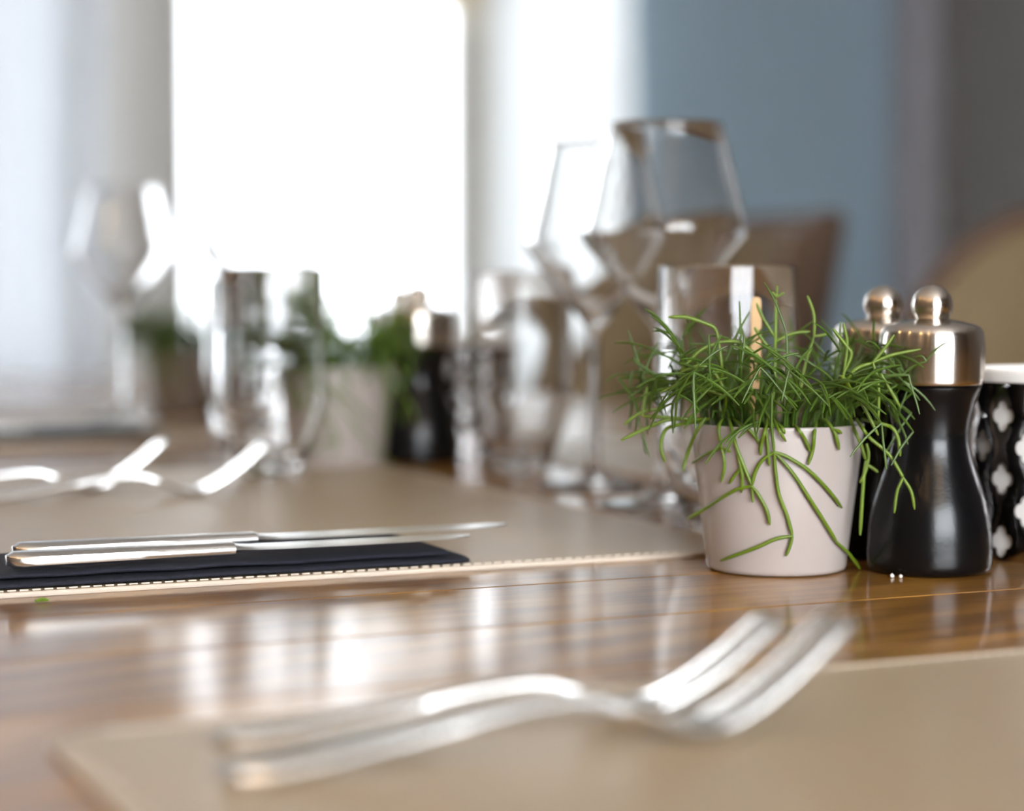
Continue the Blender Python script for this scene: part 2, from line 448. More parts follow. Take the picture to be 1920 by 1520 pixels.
# ------------------------------------------------------------------ the long table and its placemats
TV0, TV1, TU0, TU1 = -0.53, 0.60, -1.1, 2.45
tb = thing('dining_table', 'long varnished oak table of wide boards set for a meal', 'table', W(0, 0, 0), ROT)
bm = bmesh.new()
u = -0.005 - 0.1035 * 10
while u < TU1 - 0.01:
    box(bm, TV0, TV1, u + 0.0005, u + 0.1035 - 0.0005, TZ - 0.034, TZ, 0.0009, 2)
    u += 0.1035
UEND = u
obj('tabletop', bm, M['wood'], tb, smooth=False)
bm = bmesh.new()
box(bm, TV0 + 0.10, TV0 + 0.125, -0.95, UEND - 0.10, TZ - 0.12, TZ - 0.0345)
box(bm, TV1 - 0.125, TV1 - 0.10, -0.95, UEND - 0.10, TZ - 0.12, TZ - 0.0345)
obj('apron', bm, M['table_edge'], tb, smooth=False)
for x in (TV0 + 0.06, TV1 - 0.13):
    for y in (-1.0, UEND - 0.16):
        obj('leg', box(bmesh.new(), x, x + 0.07, y, y + 0.07, 0, TZ - 0.0345, 0.006), M['table_edge'], tb)

MT = 0.0024
def placemat(v0, v1, u0, u1, label):
    t = thing('placemat', label, 'placemat', W((v0 + v1) / 2, (u0 + u1) / 2, TZ), ROT, 'tan leatherette placemats')
    w, h = v1 - v0, u1 - u0
    bm = bmesh.new()
    lo = rrect(w, h, 0.018, 8)
    secs = [(0, 0.0008), (0.0008, 0.0002), (0.0018, -0.0), (MT, 0.0009)]
    rings = [[bm.verts.new((x * (1 - 2 * i / w), y * (1 - 2 * i / h), z + 0.0001)) for x, y in lo] for z, i in secs]
    for a, b in zip(rings, rings[1:]):
        for k in range(len(lo)): bm.faces.new((a[k], a[(k + 1) % len(lo)], b[(k + 1) % len(lo)], b[k]))
    bm.faces.new(rings[0][::-1])
    obj('edge', bm, M['mat_edge'], t)
    bm = bmesh.new()
    vs = [bm.verts.new((x * (1 - 0.0018 / w), y * (1 - 0.0018 / h), MT + 0.0001)) for x, y in lo]
    bm.faces.new(vs)
    obj('surface', bm, M['mat'], t)
    for s in (-1, 1):
        bm = bmesh.new()
        for k in range(int((w - 0.04) / 0.0055)):
            x = -w / 2 + 0.02 + k * 0.0055
            box(bm, x, x + 0.0038, s * (h / 2 - 0.005) - 0.0004, s * (h / 2 - 0.005) + 0.0004, MT, MT + 0.0006)
        obj('stitching', bm, M['mat_edge'], t, smooth=False)
        bm = bmesh.new()
        for k in range(int((h - 0.04) / 0.0055)):
            y = -h / 2 + 0.02 + k * 0.0055
            box(bm, s * (w / 2 - 0.005) - 0.0004, s * (w / 2 - 0.005) + 0.0004, y, y + 0.0038, MT, MT + 0.0006)
        obj('stitching', bm, M['mat_edge'], t, smooth=False)
    return t
placemat(-0.410, 0.03, -0.83, -0.250, 'tan placemat nearest the camera, under the two big blurred forks')
placemat(-0.410, 0.03, 0.0495, 0.648, 'tan placemat behind the first, under the navy napkin with two knives')
placemat(-0.410, 0.03, 0.952, 1.53, 'tan placemat at the far left, under the farther dark napkin')
placemat(0.165, 0.58, 0.22, 0.80, 'tan placemat across the table, right of the wine glasses')
MZ = TZ + MT + 0.0002

# ------------------------------------------------------------------ cutlery
def make_fork(label, group):
    t = thing('fork', label, 'fork', (0, 0, 0), 0, group)
    # centre line: x along, z height of the centre; handle end at x = 0
    def zc(x):
        pts = [(0, .0022), (.02, .0026), (.06, .0075), (.10, .0128), (.120, .0128), (.135, .0075), (.149, .0024), (.159, .0028), (.175, .0092), (.192, .0203), (.208, .0318)]
        for (a, za), (b, zb) in zip(pts, pts[1:]):
            if x <= b:
                i = pts.index((a, za)); f = (x - a) / (b - a)
                p0 = pts[max(i - 1, 0)][1]; p3 = pts[min(i + 2, len(pts) - 1)][1]
                return 0.5 * ((2 * za) + (zb - p0) * f + (2 * p0 - 5 * za + 4 * zb - p3) * f * f + (3 * za - p0 - 3 * zb + p3) * f ** 3)
        return pts[-1][1]
    def tilt(x): return math.atan2(zc(min(x + .002, .208)) - zc(max(x - .002, 0)), min(x + .002, .208) - max(x - .002, 0))
    W_ = [(0, .010), (.003, .0165), (.010, .0200), (.03, .0190), (.07, .0130), (.105, .0080), (.120, .0074), (.129, .0085)]
    def wid(x, L):
        for (a, wa), (b, wb) in zip(L, L[1:]):
            if x <= b: return wa + (wb - wa) * (x - a) / (b - a)
        return L[-1][1]
    xs = [0, .0012, .003, .006, .010, .016] + [.024 + .008 * k for k in range(13)] + [.129]
    obj('handle', strip(bmesh.new(), [lens_sec(x, wid(x, W_), zc(x) + .0002, .0050 - .0008 * (x / .135), tilt(x)) for x in xs]), M['steel'], t)
    H_ = [(.129, .0085), (.136, .0135), (.144, .0205), (.152, .0238), (.161, .0245)]
    head = obj('head', strip(bmesh.new(), [lens_sec(x, wid(x, H_), zc(x) + .0002, .0034, tilt(x), curve=.0010) for x in [.129, .1325, .136, .140, .144, .148, .152, .156, .161]]), M['steel'], t)
    for k in range(4):
        y = (k - 1.5) * .0066
        secs = []
        for x in [.159, .163, .168, .174, .180, .186, .192, .198, .203, .206, .208]:
            w = .0046 - .0014 * (x - .159) / .049
            if x > .205: w *= .75
            if x > .207: w *= .6
            secs.append([(px, py + y * (1 - .06 * (x - .159) / .049), pz) for px, py, pz in lens_sec(x, w, zc(x) + .0002 + .0010 * (2 * y / .0245) ** 2, .0038 if x < .206 else .0026, tilt(x), 8)])
        obj('tine', strip(bmesh.new(), secs), M['steel'], head)
    return t
FG = 'steel forks on the placemats'
fk = make_fork('nearest large blurred fork on the front placemat, its tines reaching furthest right', FG)
fk.location = W(-0.379, -0.333, MZ); fk.rotation_euler = (0, 0, ROT - 0.02); fk.scale = (.955, .955, 1.02)
copy_thing(fk, W(-0.367, -0.288, MZ), ROT - 0.075, 'second large blurred fork on the front placemat, just behind the nearest one').scale = (.885, .885, .86)
copy_thing(fk, W(-0.317, 0.446, MZ), ROT - 0.01, 'blurred fork at the left edge of the second placemat, its tines nearest the camera')
copy_thing(fk, W(-0.372, 0.498, MZ), ROT, 'blurred fork lying directly behind the other fork on the second placemat')

def napkin(v_end, u0, wdt, length, z, label):
    t = thing('napkin', label, 'napkin', W(v_end, u0 + wdt / 2, z), ROT, 'folded navy napkins')
    # folded layers, folds facing the camera side; local x runs left from the end
    for i, (dx, dw, zz, th) in enumerate(((0, 0, 0.0, .0036), (-.010, -.004, .0037, .0032))):
        bm = bmesh.new(); secs = []
        n = 30
        w = wdt + dw
        for k in range(n + 1):
            x = -length + (length + dx) * k / n
            wob = .0007 * noise.noise(Vector((x * 30, i * 3.1, 0)))
            sec = []
            m = 28
            for q in range(m):
                a = 2 * PI * q / m
                cy = math.copysign(abs(math.cos(a)) ** 0.25, math.cos(a)) * w / 2
                cz = math.copysign(abs(math.sin(a)) ** 0.8, math.sin(a)) * th / 2
                sec.append((x + (0.012 if cy > 0 else 0) * 0, cy + wob * 2, zz + th / 2 + cz + (0.0004 + .0007 * noise.noise(Vector((x * 40, cy * 60, i)))) * (1 if i else .2)))
            secs.append(sec)
        strip(bm, secs)
        obj('folded_layer', bm, M['napkin'], t)
    return t
napkin(-0.139, 0.0545, 0.088, 0.34, MZ, 'folded navy napkin under two knives on the second placemat')
napkin(-0.056, 0.957, 0.090, 0.38, MZ, 'blurred dark folded napkin on the farthest left placemat')

def make_knife(label, group):
    t = thing('table_knife', label, 'knife', (0, 0, 0), 0, group)
    hl = .105
    xs = [0, .001, .003, .007, .014] + [.024 + .009 * k for k in range(9)] + [hl]
    def wid(x): return (.006 + .0125 * min(1, x / .008) ** .5) * (1 - .30 * x / hl)
    obj('handle', strip(bmesh.new(), [lens_sec(x, wid(x), .0042, (.0078 if x > .002 else .005) * (1 - .2 * x / hl), 0, 14) for x in xs]), M['steel'], t)
    B = [(.105, -.0065, .0065, .0052), (.109, -.0068, .0066, .0030), (.115, -.0095, .0070, .0022), (.132, -.0110, .0073, .0019), (.165, -.0115, .0074, .0017), (.195, -.0105, .0074, .0015), (.213, -.0070, .0072, .0012), (.223, -.0015, .0064, .0010), (.2275, .0030, .0048, .0008)]
    secs = []
    for x, y0, y1, th in B:
        z = .0042
        secs.append([(x, y0, z), (x, y0 * .4, z + th * .35), (x, y1, z + th / 2), (x, y1, z - th / 2), (x, y0 * .4, z - th * .35)])
    obj('blade', strip(bmesh.new(), secs), M['steel'], t, angle=25)
    return t
KG = 'table knives on the napkins'
NZ = MZ + 0.0083
kn = make_knife('front knife lying whole in view on the navy napkin, blade to the right', KG)
kn.location = W(-0.361, 0.0645, NZ); kn.rotation_euler = (0, 0, ROT + 0.0)
copy_thing(kn, W(-0.352, 0.0975, NZ), ROT + 0.02, 'rear knife on the navy napkin, its blade tip overhanging farthest right').scale = (1.12, 1, 1)
copy_thing(kn, W(-0.275, 0.975, NZ), ROT, 'blurred knife on the dark napkin at the far left placemat')
copy_thing(kn, W(-0.290, 1.012, NZ), ROT + 0.02, 'blurred knife behind the other on the far left dark napkin')

# ------------------------------------------------------------------ glassware
def make_wine(label, group, s=1.0, hs=1.0):
    t = thing('wine_glass', label, 'wine glass', (0, 0, 0), 0, group)
    S = lambda L: [(r * s, z * hs) for r, z in L]
    foot = S([(0, .0002), (.036, .0002), (.0405, .0006), (.0415, .0014), (.0405, .0022), (.032, .0032), (.020, .0048), (.011, .0075), (.0065, .0125), (.0048, .020)])
    stem = S([(.0048, .020), (.0041, .035), (.0038, .060), (.0038, .085), (.0042, .100), (.0052, .109), (.0068, .1135)])
    out = [(.0068, .1135), (.0110, .1185), (.0220, .1318), (.0360, .1487), (.0480, .1632), (.0513, .1676), (.0527, .1708), (.0527, .1740), (.0510, .1800), (.0480, .1920), (.0420, .2160), (.0365, .2385), (.0363, .2396), (.0358, .2401)]
    inn = [(.0353, .2397), (.0353, .2385), (.0408, .2160), (.0468, .1920), (.0499, .1798), (.0514, .1738), (.0513, .1712), (.0500, .1683), (.0467, .1642), (.0347, .1500), (.0207, .1333), (.0100, .1228), (.0040, .1195), (0, .1188)]
    obj('foot', lathe(bmesh.new(), foot, 56), M['glass'], t)
    obj('stem', lathe(bmesh.new(), stem, 40), M['glass'], t)
    obj('bowl', lathe(bmesh.new(), S(out + inn), 64), M['glass'], t, angle=80)
    return t
WG = 'empty wine glasses along the table'
wine = make_wine('largest empty wine glass, standing just left behind the sharp green plant', WG)
wine.location = W(0.088, 0.277, TZ); wine.rotation_euler = (0, 0, 0.3)
copy_thing(wine, W(0.103, 0.405, TZ), 0.9, 'wine glass half hidden behind the left side of the largest wine glass').scale = (.93, .93, .985)
copy_thing(wine, W(0.021, 0.906, TZ + 0.0), 1.3, 'blurred wine glass behind the middle pot, left of the far mill')
copy_thing(wine, W(-0.017, 1.254, MZ), 0.2, 'farthest blurred wine glass at the left, left of the farthest pot')

def make_tumbler(label, group):
    t = thing('water_tumbler', label, 'glass tumbler', (0, 0, 0), 0, group)
    out = [(0, .0003), (.018, .0003), (.0205, .0012), (.0222, .0040), (.0300, .0245), (.0365, .0405), (.0385, .0465), (.0396, .0540), (.0398, .0640), (.0392, .1000), (.0383, .1485), (.0381, .1496), (.0377, .1500)]
    inn = [(.0362, .1496), (.0360, .1485), (.0366, .1000), (.0372, .0640), (.0370, .0545), (.0359, .0476), (.0337, .0420), (.0272, .0245), (.0205, .0135), (.0120, .0112), (0, .0108)]
    obj('body', lathe(bmesh.new(), out + inn, 64), M['glass'], t, angle=60)
    return t
TG = 'water tumblers along the table'
tum = make_tumbler('clear water tumbler directly behind the sharp green plant', TG)
tum.location = W(0.050, 0.132, TZ)
copy_thing(tum, W(0.109, 0.542, TZ), 0.4, 'blurred water tumbler right of the middle mill, left of the wine glasses')
copy_thing(tum, W(-0.0812, 0.5540, MZ), 0.8, 'blurred water tumbler in front of the middle pot, at its left side')
copy_thing(tum, W(0.0560, 1.0630, TZ), 0.1, 'blurred water tumbler just right of the farthest pot')

# ------------------------------------------------------------------ salt and pepper mills
def make_mill(label, group):
    t = thing('pepper_mill', label, 'mill', (0, 0, 0), 0, group)
    body = [(0, .0003), (.0270, .0003), (.0285, .0010), (.0296, .0028)] + [tuple(p) for p in crom([(.0300, .0055), (.0301, .0105), (.0294, .0215), (.0275, .0320), (.0243, .0425), (.0209, .0530), (.01895, .0605), (.01835, .0665), (.0190, .0730), (.0210, .0810), (.0232, .0872)], 5)] + [(.0240, .0892), (.0240, .0898), (.0234, .0903), (.0150, .0905), (0, .0905)]
    obj('body', lathe(bmesh.new(), body, 72), M['black'], t, angle=50)
    head = [(0, .0906), (.0225, .0906), (.0243, .0909), (.0249, .0918)] + [tuple(p) for p in crom([(.02505, .0925), (.0254, .1010), (.0255, .1080), (.0250, .1135), (.0243, .1166), (.0230, .1185)], 5)] + [(.0205, .1197), (.0150, .1211), (.0090, .1222), (.0078, .1226)]
    obj('head', lathe(bmesh.new(), head, 72), M['brushed'], t, angle=50)
    R = .0100; zc = .1285 + .0003
    ball = [(.0078, .1226)] + [(R * math.cos(a), zc + R * math.sin(a)) for a in [math.radians(-34 + 124 * k / 22) for k in range(22)]] + [(0, zc + R)]
    ball = [(.0066, .1226), (.0064, .1212 + .0014)] + [(R * math.sin(a), zc - R * math.cos(a)) for a in [math.radians(42 + 138 * k / 24) for k in range(24)]] + [(0, zc + R)]
    obj('knob', lathe(bmesh.new(), ball, 56), M['brushed'], t, angle=60)
    return t
MG = 'black mills with steel heads'
mill = make_mill('sharp black mill with steel head right of the potted plant, nearest of the pair', MG)
mill.location = W(0.063, -0.0415, TZ)
copy_thing(mill, W(0.0785, 0.0225, TZ), 0.5, 'black mill half hidden behind the nearest mill and the green plant')
copy_thing(mill, W(0.0749, 0.6610, TZ), 1.1, 'blurred black mill with steel head right of the middle pot').scale = (1.12, 1.12, 1.02)
copy_thing(mill, W(0.1150, 0.8056, TZ), 1.4, 'blurred mill almost hidden behind the one beside the middle pot')
copy_thing(mill, W(0.1660, 1.3935, TZ), 1.5, 'farthest blurred dark mill, just right of the farthest pot')

# ------------------------------------------------------------------ pierced metal tealight holders
def make_lantern(label, group):
    t = thing('tealight_holder', label, 'candle holder', (0, 0, 0), 0, group)
    R, Z0, Z1 = .0430, .0004, .0965
    na = 20; a = 2 * PI * R / na; b = .0158; n = 48
    th0 = .0012
    def quat(ph):
        # ogee quatrefoil: four lobes with little cusps, taller than wide
        d = (ph + PI / 4) % (PI / 2) - PI / 4
        c, rr = .0035, .0032
        r = c * math.cos(d) + math.sqrt(rr * rr - (c * math.sin(d)) ** 2)
        return Vector((r * .92 * math.cos(ph), r * 1.18 * math.sin(ph)))
    bm = bmesh.new()
    def vert(x, z, r): 
        th = x / R
        return bm.verts.new((r * math.cos(th), r * math.sin(th), z))
    zc0 = Z0 + b * 0.62
    zmin, zmax = Z0, Z1 - .0065
    rows = int((zmax - zc0) / b) + 2
    for j in range(-1, rows):
        for i in range(na // 2):
            cx = (2 * i + (j % 2)) * a; cz = zc0 + j * b
            hole = zmin + .009 < cz < zmax - .008
            outer, inner = [], []
            for k in range(n):
                ph = 2 * PI * k / n
                d = 1 / (abs(math.cos(ph)) / a + abs(math.sin(ph)) / b)
                ox_, oz_ = cx + d * math.cos(ph), cz + d * math.sin(ph)
                oz_ = min(max(oz_, zmin), zmax)
                outer.append((ox_, oz_))
                q = quat(ph) if hole else Vector((0.3 * d * math.cos(ph), 0.3 * d * math.sin(ph)))
                inner.append((cx + q.x, min(max(cz + q.y, zmin), zmax)))
            for r in (R, R - th0):
                vo = [vert(x, z, r) for x, z in outer]
                vm = [vert(x * .5 + y * .5, z * .5 + w * .5, r) for (x, z), (y, w) in zip(outer, inner)]
                vi = [vert(x, z, r - (.0003 if r == R else -.0003)) for x, z in inner]
                for k in range(n):
                    k2 = (k + 1) % n
                    for A, B in ((vo, vm), (vm, vi)):
                        bm.faces.new((A[k], A[k2], B[k2], B[k]) if r == R else (B[k], B[k2], A[k2], A[k]))
                if not hole: bm.faces.new(vi if r == R else vi[::-1])
                if r == R: keep = vi
                elif hole:
                    for k in range(n):
                        k2 = (k + 1) % n
                        bm.faces.new((keep[k], keep[k2], vi[k2], vi[k]))
    bmesh.ops.remove_doubles(bm, verts=bm.verts[:], dist=.00002)
    bmesh.ops.dissolve_degenerate(bm, dist=.00001, edges=bm.edges[:])
    obj('pierced_shell', bm, M['mirror'], t, angle=50)
    obj('rim', lathe(bmesh.new(), [(R - .0022, zmax), (R + .0003, zmax), (R + .0009, zmax + .0008), (R + .0009, Z1 - .0008), (R + .0002, Z1), (R - .0018, Z1), (R - .0024, Z1 - .0008), (R - .0022, zmax)], 72), M['liner'], t)
    obj('liner', lathe(bmesh.new(), [(0, .0006), (.0390, .0006), (.0398, .002), (.0398, (.0890)), (.0374, (.0890)), (.0370, .004), (0, .004)], 64), M['liner'], t)
    return t
LG = 'pierced metal candle holders'
lan = make_lantern('pierced mirror metal candle holder cut off by the right edge, right of the nearest mill', LG)
lan.location = W(0.157, -0.0137, TZ); lan.rotation_euler = (0, 0, 0.12)
copy_thing(lan, W(0.1414, 0.7280, TZ), 0.7, 'blurred pierced candle holder behind the right side of the middle mill')

# ------------------------------------------------------------------ potted trailing plants
def taper(n, r): return [r * (0.8 + 0.2 * min(1, 4 * k / n)) * (1 if k < n - 2 else (0.85 if k == n - 2 else 0.45)) for k in range(n)]
STEMS = [
  [[(-5.7,-18.0,74.4),(-8.1,-43.6,71.0),(-6.6,-42.6,60.6)],[(-6.6,-42.6,60.6),(-11.7,-41.1,57.0),(-15.2,-39.1,50.5),(-16.5,-37.8,44.1)],[(-16.5,-37.8,44.1),(-22.2,-34.5,42.7),(-29.1,-28.2,38.1),(-36.8,-14.8,30.8),(-43.8,-6.0,25.4)],[(-16.5,-37.8,44.1),(-13.5,-38.5,40.3),(-9.5,-38.8,32.8),(-7.9,-38.3,25.9)],[(-16.5,-37.9,45.3),(-15.9,-37.1,36.4)],[(-6.6,-42.6,60.6),(-5.9,-41.7,52.0),(-4.0,-40.6,40.5),(0.0,-39.6,30.3),(2.8,-38.4,20.6)],[(2.8,-38.4,20.6),(-4.8,-38.0,19.3),(-14.5,-34.9,14.5),(-29.6,-22.0,6.8)],[(2.8,-38.4,20.6),(1.8,-37.9,16.2),(-0.1,-37.4,11.0)],[(-6.6,-42.6,60.6),(2.1,-41.9,50.8),(11.4,-38.8,37.1),(19.9,-33.5,24.6),(25.3,-28.3,16.3)],[(25.3,-28.3,16.3),(32.6,-18.0,9.9),(40.1,-6.0,0.7)],[(-6.6,-42.6,60.6),(-0.6,-42.9,58.4),(9.7,-41.0,51.9),(19.3,-36.2,42.7),(27.6,-28.8,33.0)]],
  [[(-27.8,-18.0,75.7),(-31.6,-31.1,71.4),(-30.1,-31.1,61.8)],[(-30.1,-31.1,61.8),(-36.4,-22.7,58.3),(-42.0,-5.5,52.3)],[(-30.1,-31.1,61.8),(-28.7,-31.1,53.6),(-30.0,-28.5,45.2)],[(-30.1,-31.1,61.8),(-25.8,-34.5,60.0)]],
  [[(-25.8,-18.0,75.7),(-26.1,-36.0,71.8),(-23.8,-36.3,62.9),(-20.0,-37.2,52.9),(-16.3,-37.9,44.1)],[(-23.0,-36.3,59.1),(-20.9,-36.2,49.0),(-21.0,-35.0,40.8)],[(-20.5,-37.1,54.1),(-24.2,-34.0,48.8),(-26.5,-31.7,44.8)]],
  [[(-36.5,-18.0,75.2),(-40.6,-17.4,69.3),(-43.7,-6.0,58.8),(-46.5,-6.0,48.4)]],
  [[(-24.2,-18.0,75.2),(-21.6,-38.8,72.7),(-17.5,-40.7,70.3),(-13.5,-41.5,65.3)]],
  [[(-6.7,-18.0,75.7),(-10.8,-43.1,71.5),(-12.6,-41.7,64.6),(-12.9,-41.0,59.0)],[(-10.5,-43.0,70.7),(-9.3,-42.0,59.6),(-8.7,-41.5,54.0)]],
  [[(-5.2,-18.0,77.0),(-5.4,-44.1,72.3),(-1.3,-43.7,65.7)],[(-5.8,-35.0,74.7),(-3.4,-44.3,72.3),(-1.9,-44.1,69.3)]],
  [[(4.6,-18.0,73.2),(4.1,-44.2,71.5),(7.3,-43.3,67.2),(10.3,-41.9,60.8)],[(17.1,-18.0,75.7),(12.1,-42.5,69.7),(11.6,-41.7,62.1),(9.4,-41.4,54.5)]],
  [[(16.6,-18.0,75.7),(19.2,-35.0,74.2),(22.6,-37.8,68.8),(24.9,-35.3,61.1)],[(21.5,-38.8,71.2),(24.0,-37.2,70.3),(26.0,-35.6,68.9)]],
  [[(32.3,-18.0,75.7),(33.5,-30.0,68.8),(36.3,-30.0,62.5),(38.4,-30.0,55.6)],[(38.4,-30.0,55.6),(37.5,-30.0,47.2),(36.8,-30.0,35.7),(36.0,-30.0,20.1)],[(38.6,-30.0,63.7),(39.7,-30.0,58.6),(38.5,-30.0,51.0),(35.7,-30.0,44.9)],[(38.7,-30.0,54.0),(41.8,-30.0,52.0),(44.3,-30.0,50.0)]],
  [[(35.9,-18.0,74.4),(33.8,-46.0,72.4),(37.6,-46.0,67.4),(46.4,-46.0,59.9),(51.5,-46.0,51.9),(53.1,-46.0,48.9)],[(53.1,-46.0,48.9),(50.4,-46.0,42.3),(49.2,-46.0,32.3)],[(53.1,-46.0,48.9),(57.1,-46.0,42.3),(58.7,-46.0,34.0)]],
  [[(38.5,-18.0,74.4),(41.3,-46.0,74.4),(47.6,-46.0,72.4),(50.6,-46.0,67.4),(51.7,-46.0,58.9)]],
  [[(21.8,-18.0,75.7),(26.5,-44.0,93.6),(31.4,-44.0,99.8),(38.9,-44.0,102.6)],[(38.9,-44.0,102.6),(47.6,-44.0,106.1),(61.1,-44.0,108.8)],[(38.9,-44.0,102.6),(43.8,-44.0,108.6),(48.8,-44.0,115.6)],[(38.9,-44.0,102.6),(41.5,-44.0,92.3),(41.7,-44.0,74.8)],[(42.7,-44.0,97.3),(47.8,-44.0,88.6),(51.8,-44.0,81.8)]],
  [[(-5.2,-18.0,75.7),(-2.8,-12.0,96.1),(-2.7,-12.0,113.6),(-2.3,-12.0,132.1)],[(-2.3,-12.0,133.4),(-1.8,-12.0,138.6)],[(-2.3,-12.0,132.9),(-4.6,-12.0,135.7)],[(-2.3,-12.0,132.9),(1.6,-12.0,135.2)],[(-2.9,-12.0,113.6),(-8.7,-12.0,123.1),(-11.8,-12.0,130.1)],[(-2.9,-12.0,111.5),(5.6,-12.0,115.4),(14.6,-12.0,116.4)],[(-3.1,-12.0,105.1),(-9.9,-12.0,114.1),(-12.7,-12.0,118.5)]],
  [[(7.6,-18.0,75.7),(10.5,-15.0,96.2),(15.7,-15.0,114.2)],[(15.7,-15.0,114.2),(15.4,-15.0,124.5),(12.2,-15.0,133.7)],[(15.7,-15.0,114.2),(19.3,-15.0,114.7),(22.7,-15.0,115.7)]],
  [[(-29.6,-18.0,75.7),(-30.1,-30.0,96.8),(-31.5,-30.0,111.7)],[(-31.5,-30.0,111.7),(-33.6,-30.0,118.3),(-39.9,-30.0,121.3),(-47.5,-30.0,123.6),(-55.6,-30.0,123.6)],[(-31.5,-30.0,111.7),(-23.4,-30.0,112.0),(-17.0,-30.0,108.2),(-11.9,-30.0,103.9)],[(-31.5,-30.0,111.7),(-39.8,-30.0,108.2),(-46.1,-30.0,102.3),(-49.9,-30.0,98.0)]],
  [[(-34.2,-12.0,74.1),(-43.9,-20.0,74.6),(-56.7,-20.0,75.6),(-67.2,-20.0,76.1)],[(-67.2,-20.0,76.1),(-66.0,-20.0,83.5),(-64.7,-20.0,90.2)],[(-38.0,-12.0,72.8),(-52.9,-20.0,74.6),(-64.4,-20.0,70.7),(-77.2,-20.0,64.5)],[(-59.3,-20.0,79.7),(-68.3,-20.0,77.6),(-75.9,-20.0,72.0)]],
  [[(-40.6,-12.0,72.8),(-51.1,-30.0,72.6),(-56.7,-30.0,70.1),(-58.9,-30.0,62.5),(-56.8,-30.0,54.8)]],
  [[(25.5,-18.0,86.0),(23.6,-46.0,96.2),(28.7,-46.0,89.9),(35.0,-46.0,81.2),(41.4,-46.0,68.7)],[(24.9,-46.0,96.2),(26.5,-46.0,111.1),(24.7,-46.0,121.1)],[(24.9,-46.0,97.4),(28.5,-46.0,106.1),(26.5,-46.0,109.9),(19.7,-46.0,118.6)]],
  [[(-28.3,-18.0,75.7),(-28.6,-33.0,86.8),(-33.7,-33.0,96.9),(-40.1,-33.0,100.7),(-50.2,-33.0,97.6)],[(-33.7,-33.0,96.9),(-42.6,-33.0,95.6),(-59.7,-33.0,88.0)],[(-28.6,-33.0,86.3),(-42.5,-33.0,91.3),(-46.3,-33.0,93.1)]],
]

def make_plant(label, group):
    t = thing('potted_plant', label, 'potted plant', (0, 0, 0), 0, group)
    pot = [(0, .0004), (.0315, .0004), (.0332, .0010), (.0340, .0026), (.0422, .0706), (.0422, .0714), (.0417, .0719), (.0408, .0719), (.0402, .0712), (.0398, .0700), (.0386, .0590), (.0330, .0070), (0, .0060)]
    obj('pot', lathe(bmesh.new(), pot, 80), M['pot'], t, angle=50)
    bm = bmesh.new()
    rows = []
    for i in range(9):
        r = .0386 * i / 8
        rows.append([bm.verts.new((r * math.cos(2 * PI * k / 40), r * math.sin(2 * PI * k / 40), .0620 + .0015 * noise.noise(Vector((r * 200, k * .9, 1))) + .004 * (1 - i / 8))) for k in range(40)] if i else [bm.verts.new((0, 0, .066))])
    for a, b in zip(rows, rows[1:]):
        for k in range(40):
            q = list(dict.fromkeys([a[k % len(a)], a[(k + 1) % 40 % len(a)], b[(k + 1) % 40], b[k]]))
            bm.faces.new(q)
    obj('soil', bm, M['soil'], t)
    # inner mass of branching pencil-thin stems
    bm = bmesh.new()
    rnd = random.Random(11)
    AVOID = [(W(*m) - W(-0.001, -0.0044)).to_2d() for m in ((0.063, -0.0415), (0.0785, 0.0225))]
    def seg(p, d, L, r, depth):
        n = 6; pts = [p.copy()]
        dd = d.normalized(); q = p.copy()
        for k in range(n):
            dd = (dd + Vector((rnd.uniform(-.09, .09), rnd.uniform(-.09, .09), -.055 - .05 * dd.to_2d().length))).normalized()
            q = q + dd * (L / n)
            for mx, my in AVOID:
                dv = Vector((q.x - mx, q.y - my, 0))
                if dv.length < .0272: q += dv.normalized() * (.0272 - dv.length)
            rr = q.to_2d().length
            if q.z < .079 and rr > .030:            # stay off the rim
                q.z = max(q.z, .079) if rr < .047 else max(q.z, .055)
            pts.append(q.copy())
        tube(bm, pts, taper(len(pts), r), 6)
        if depth > 0:
            for _ in range(rnd.choice((1, 2, 2, 3)) if depth == 2 else rnd.choice((0, 1, 2, 2))):
                nd = (dd + Vector((rnd.uniform(-.8, .8), rnd.uniform(-.8, .8), rnd.uniform(-.45, .45)))).normalized()
                if q.to_2d().length > .062: nd = (nd - 0.9 * Vector((q.x, q.y, 0)).normalized()).normalized()
                if q.z > .120: nd.z = min(nd.z, -0.05)
                seg(q, nd, rnd.uniform(.012, .027), r * .9, depth - 1)
    for i in range(150):
        a = rnd.uniform(0, 2 * PI); rr = .034 * math.sqrt(rnd.random())
        p = Vector((rr * math.cos(a), rr * math.sin(a), .060))
        out = 0.15 + 0.9 * (rr / .034) ** 1.3
        d = Vector((out * math.cos(a) + rnd.uniform(-.35, .35), out * math.sin(a) + rnd.uniform(-.35, .35), 1.1))
        seg(p, d, rnd.uniform(.020, .042), rnd.uniform(.00058, .00082), 2)
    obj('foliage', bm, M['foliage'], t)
    # the outer stems, each one branching
    for st in STEMS:
        bm = bmesh.new()
        for i, ch in enumerate(st):
            pts = [Vector(p) / 1000 for p in ch]
            if len(pts) == 2: pts = [pts[0], pts[0].lerp(pts[1], .5), pts[1]]
            pts = crom(pts, 5)
            r = .00090 if len(ch) > 3 else (.00080 if len(ch) > 2 else .0006)
            tube(bm, pts, taper(len(pts), r), 8)
        obj('stem', bm, M['stem'], t, angle=80)
    return t
PG = 'rose beige pots of trailing green plant'
plant = make_plant('sharp rose beige pot of trailing green stems, left of the nearest mill', PG)
plant.location = W(-0.001, -0.0044, TZ)
copy_thing(plant, W(0.0054, 0.6576, TZ), 0.0, 'blurred beige pot with green plant left of the middle mill').scale = (1.08, 1.08, 1.08)
far = copy_thing(plant, W(0.0786, 1.3763, TZ), -0.08, 'farthest blurred brown pot at the left, low green on top')
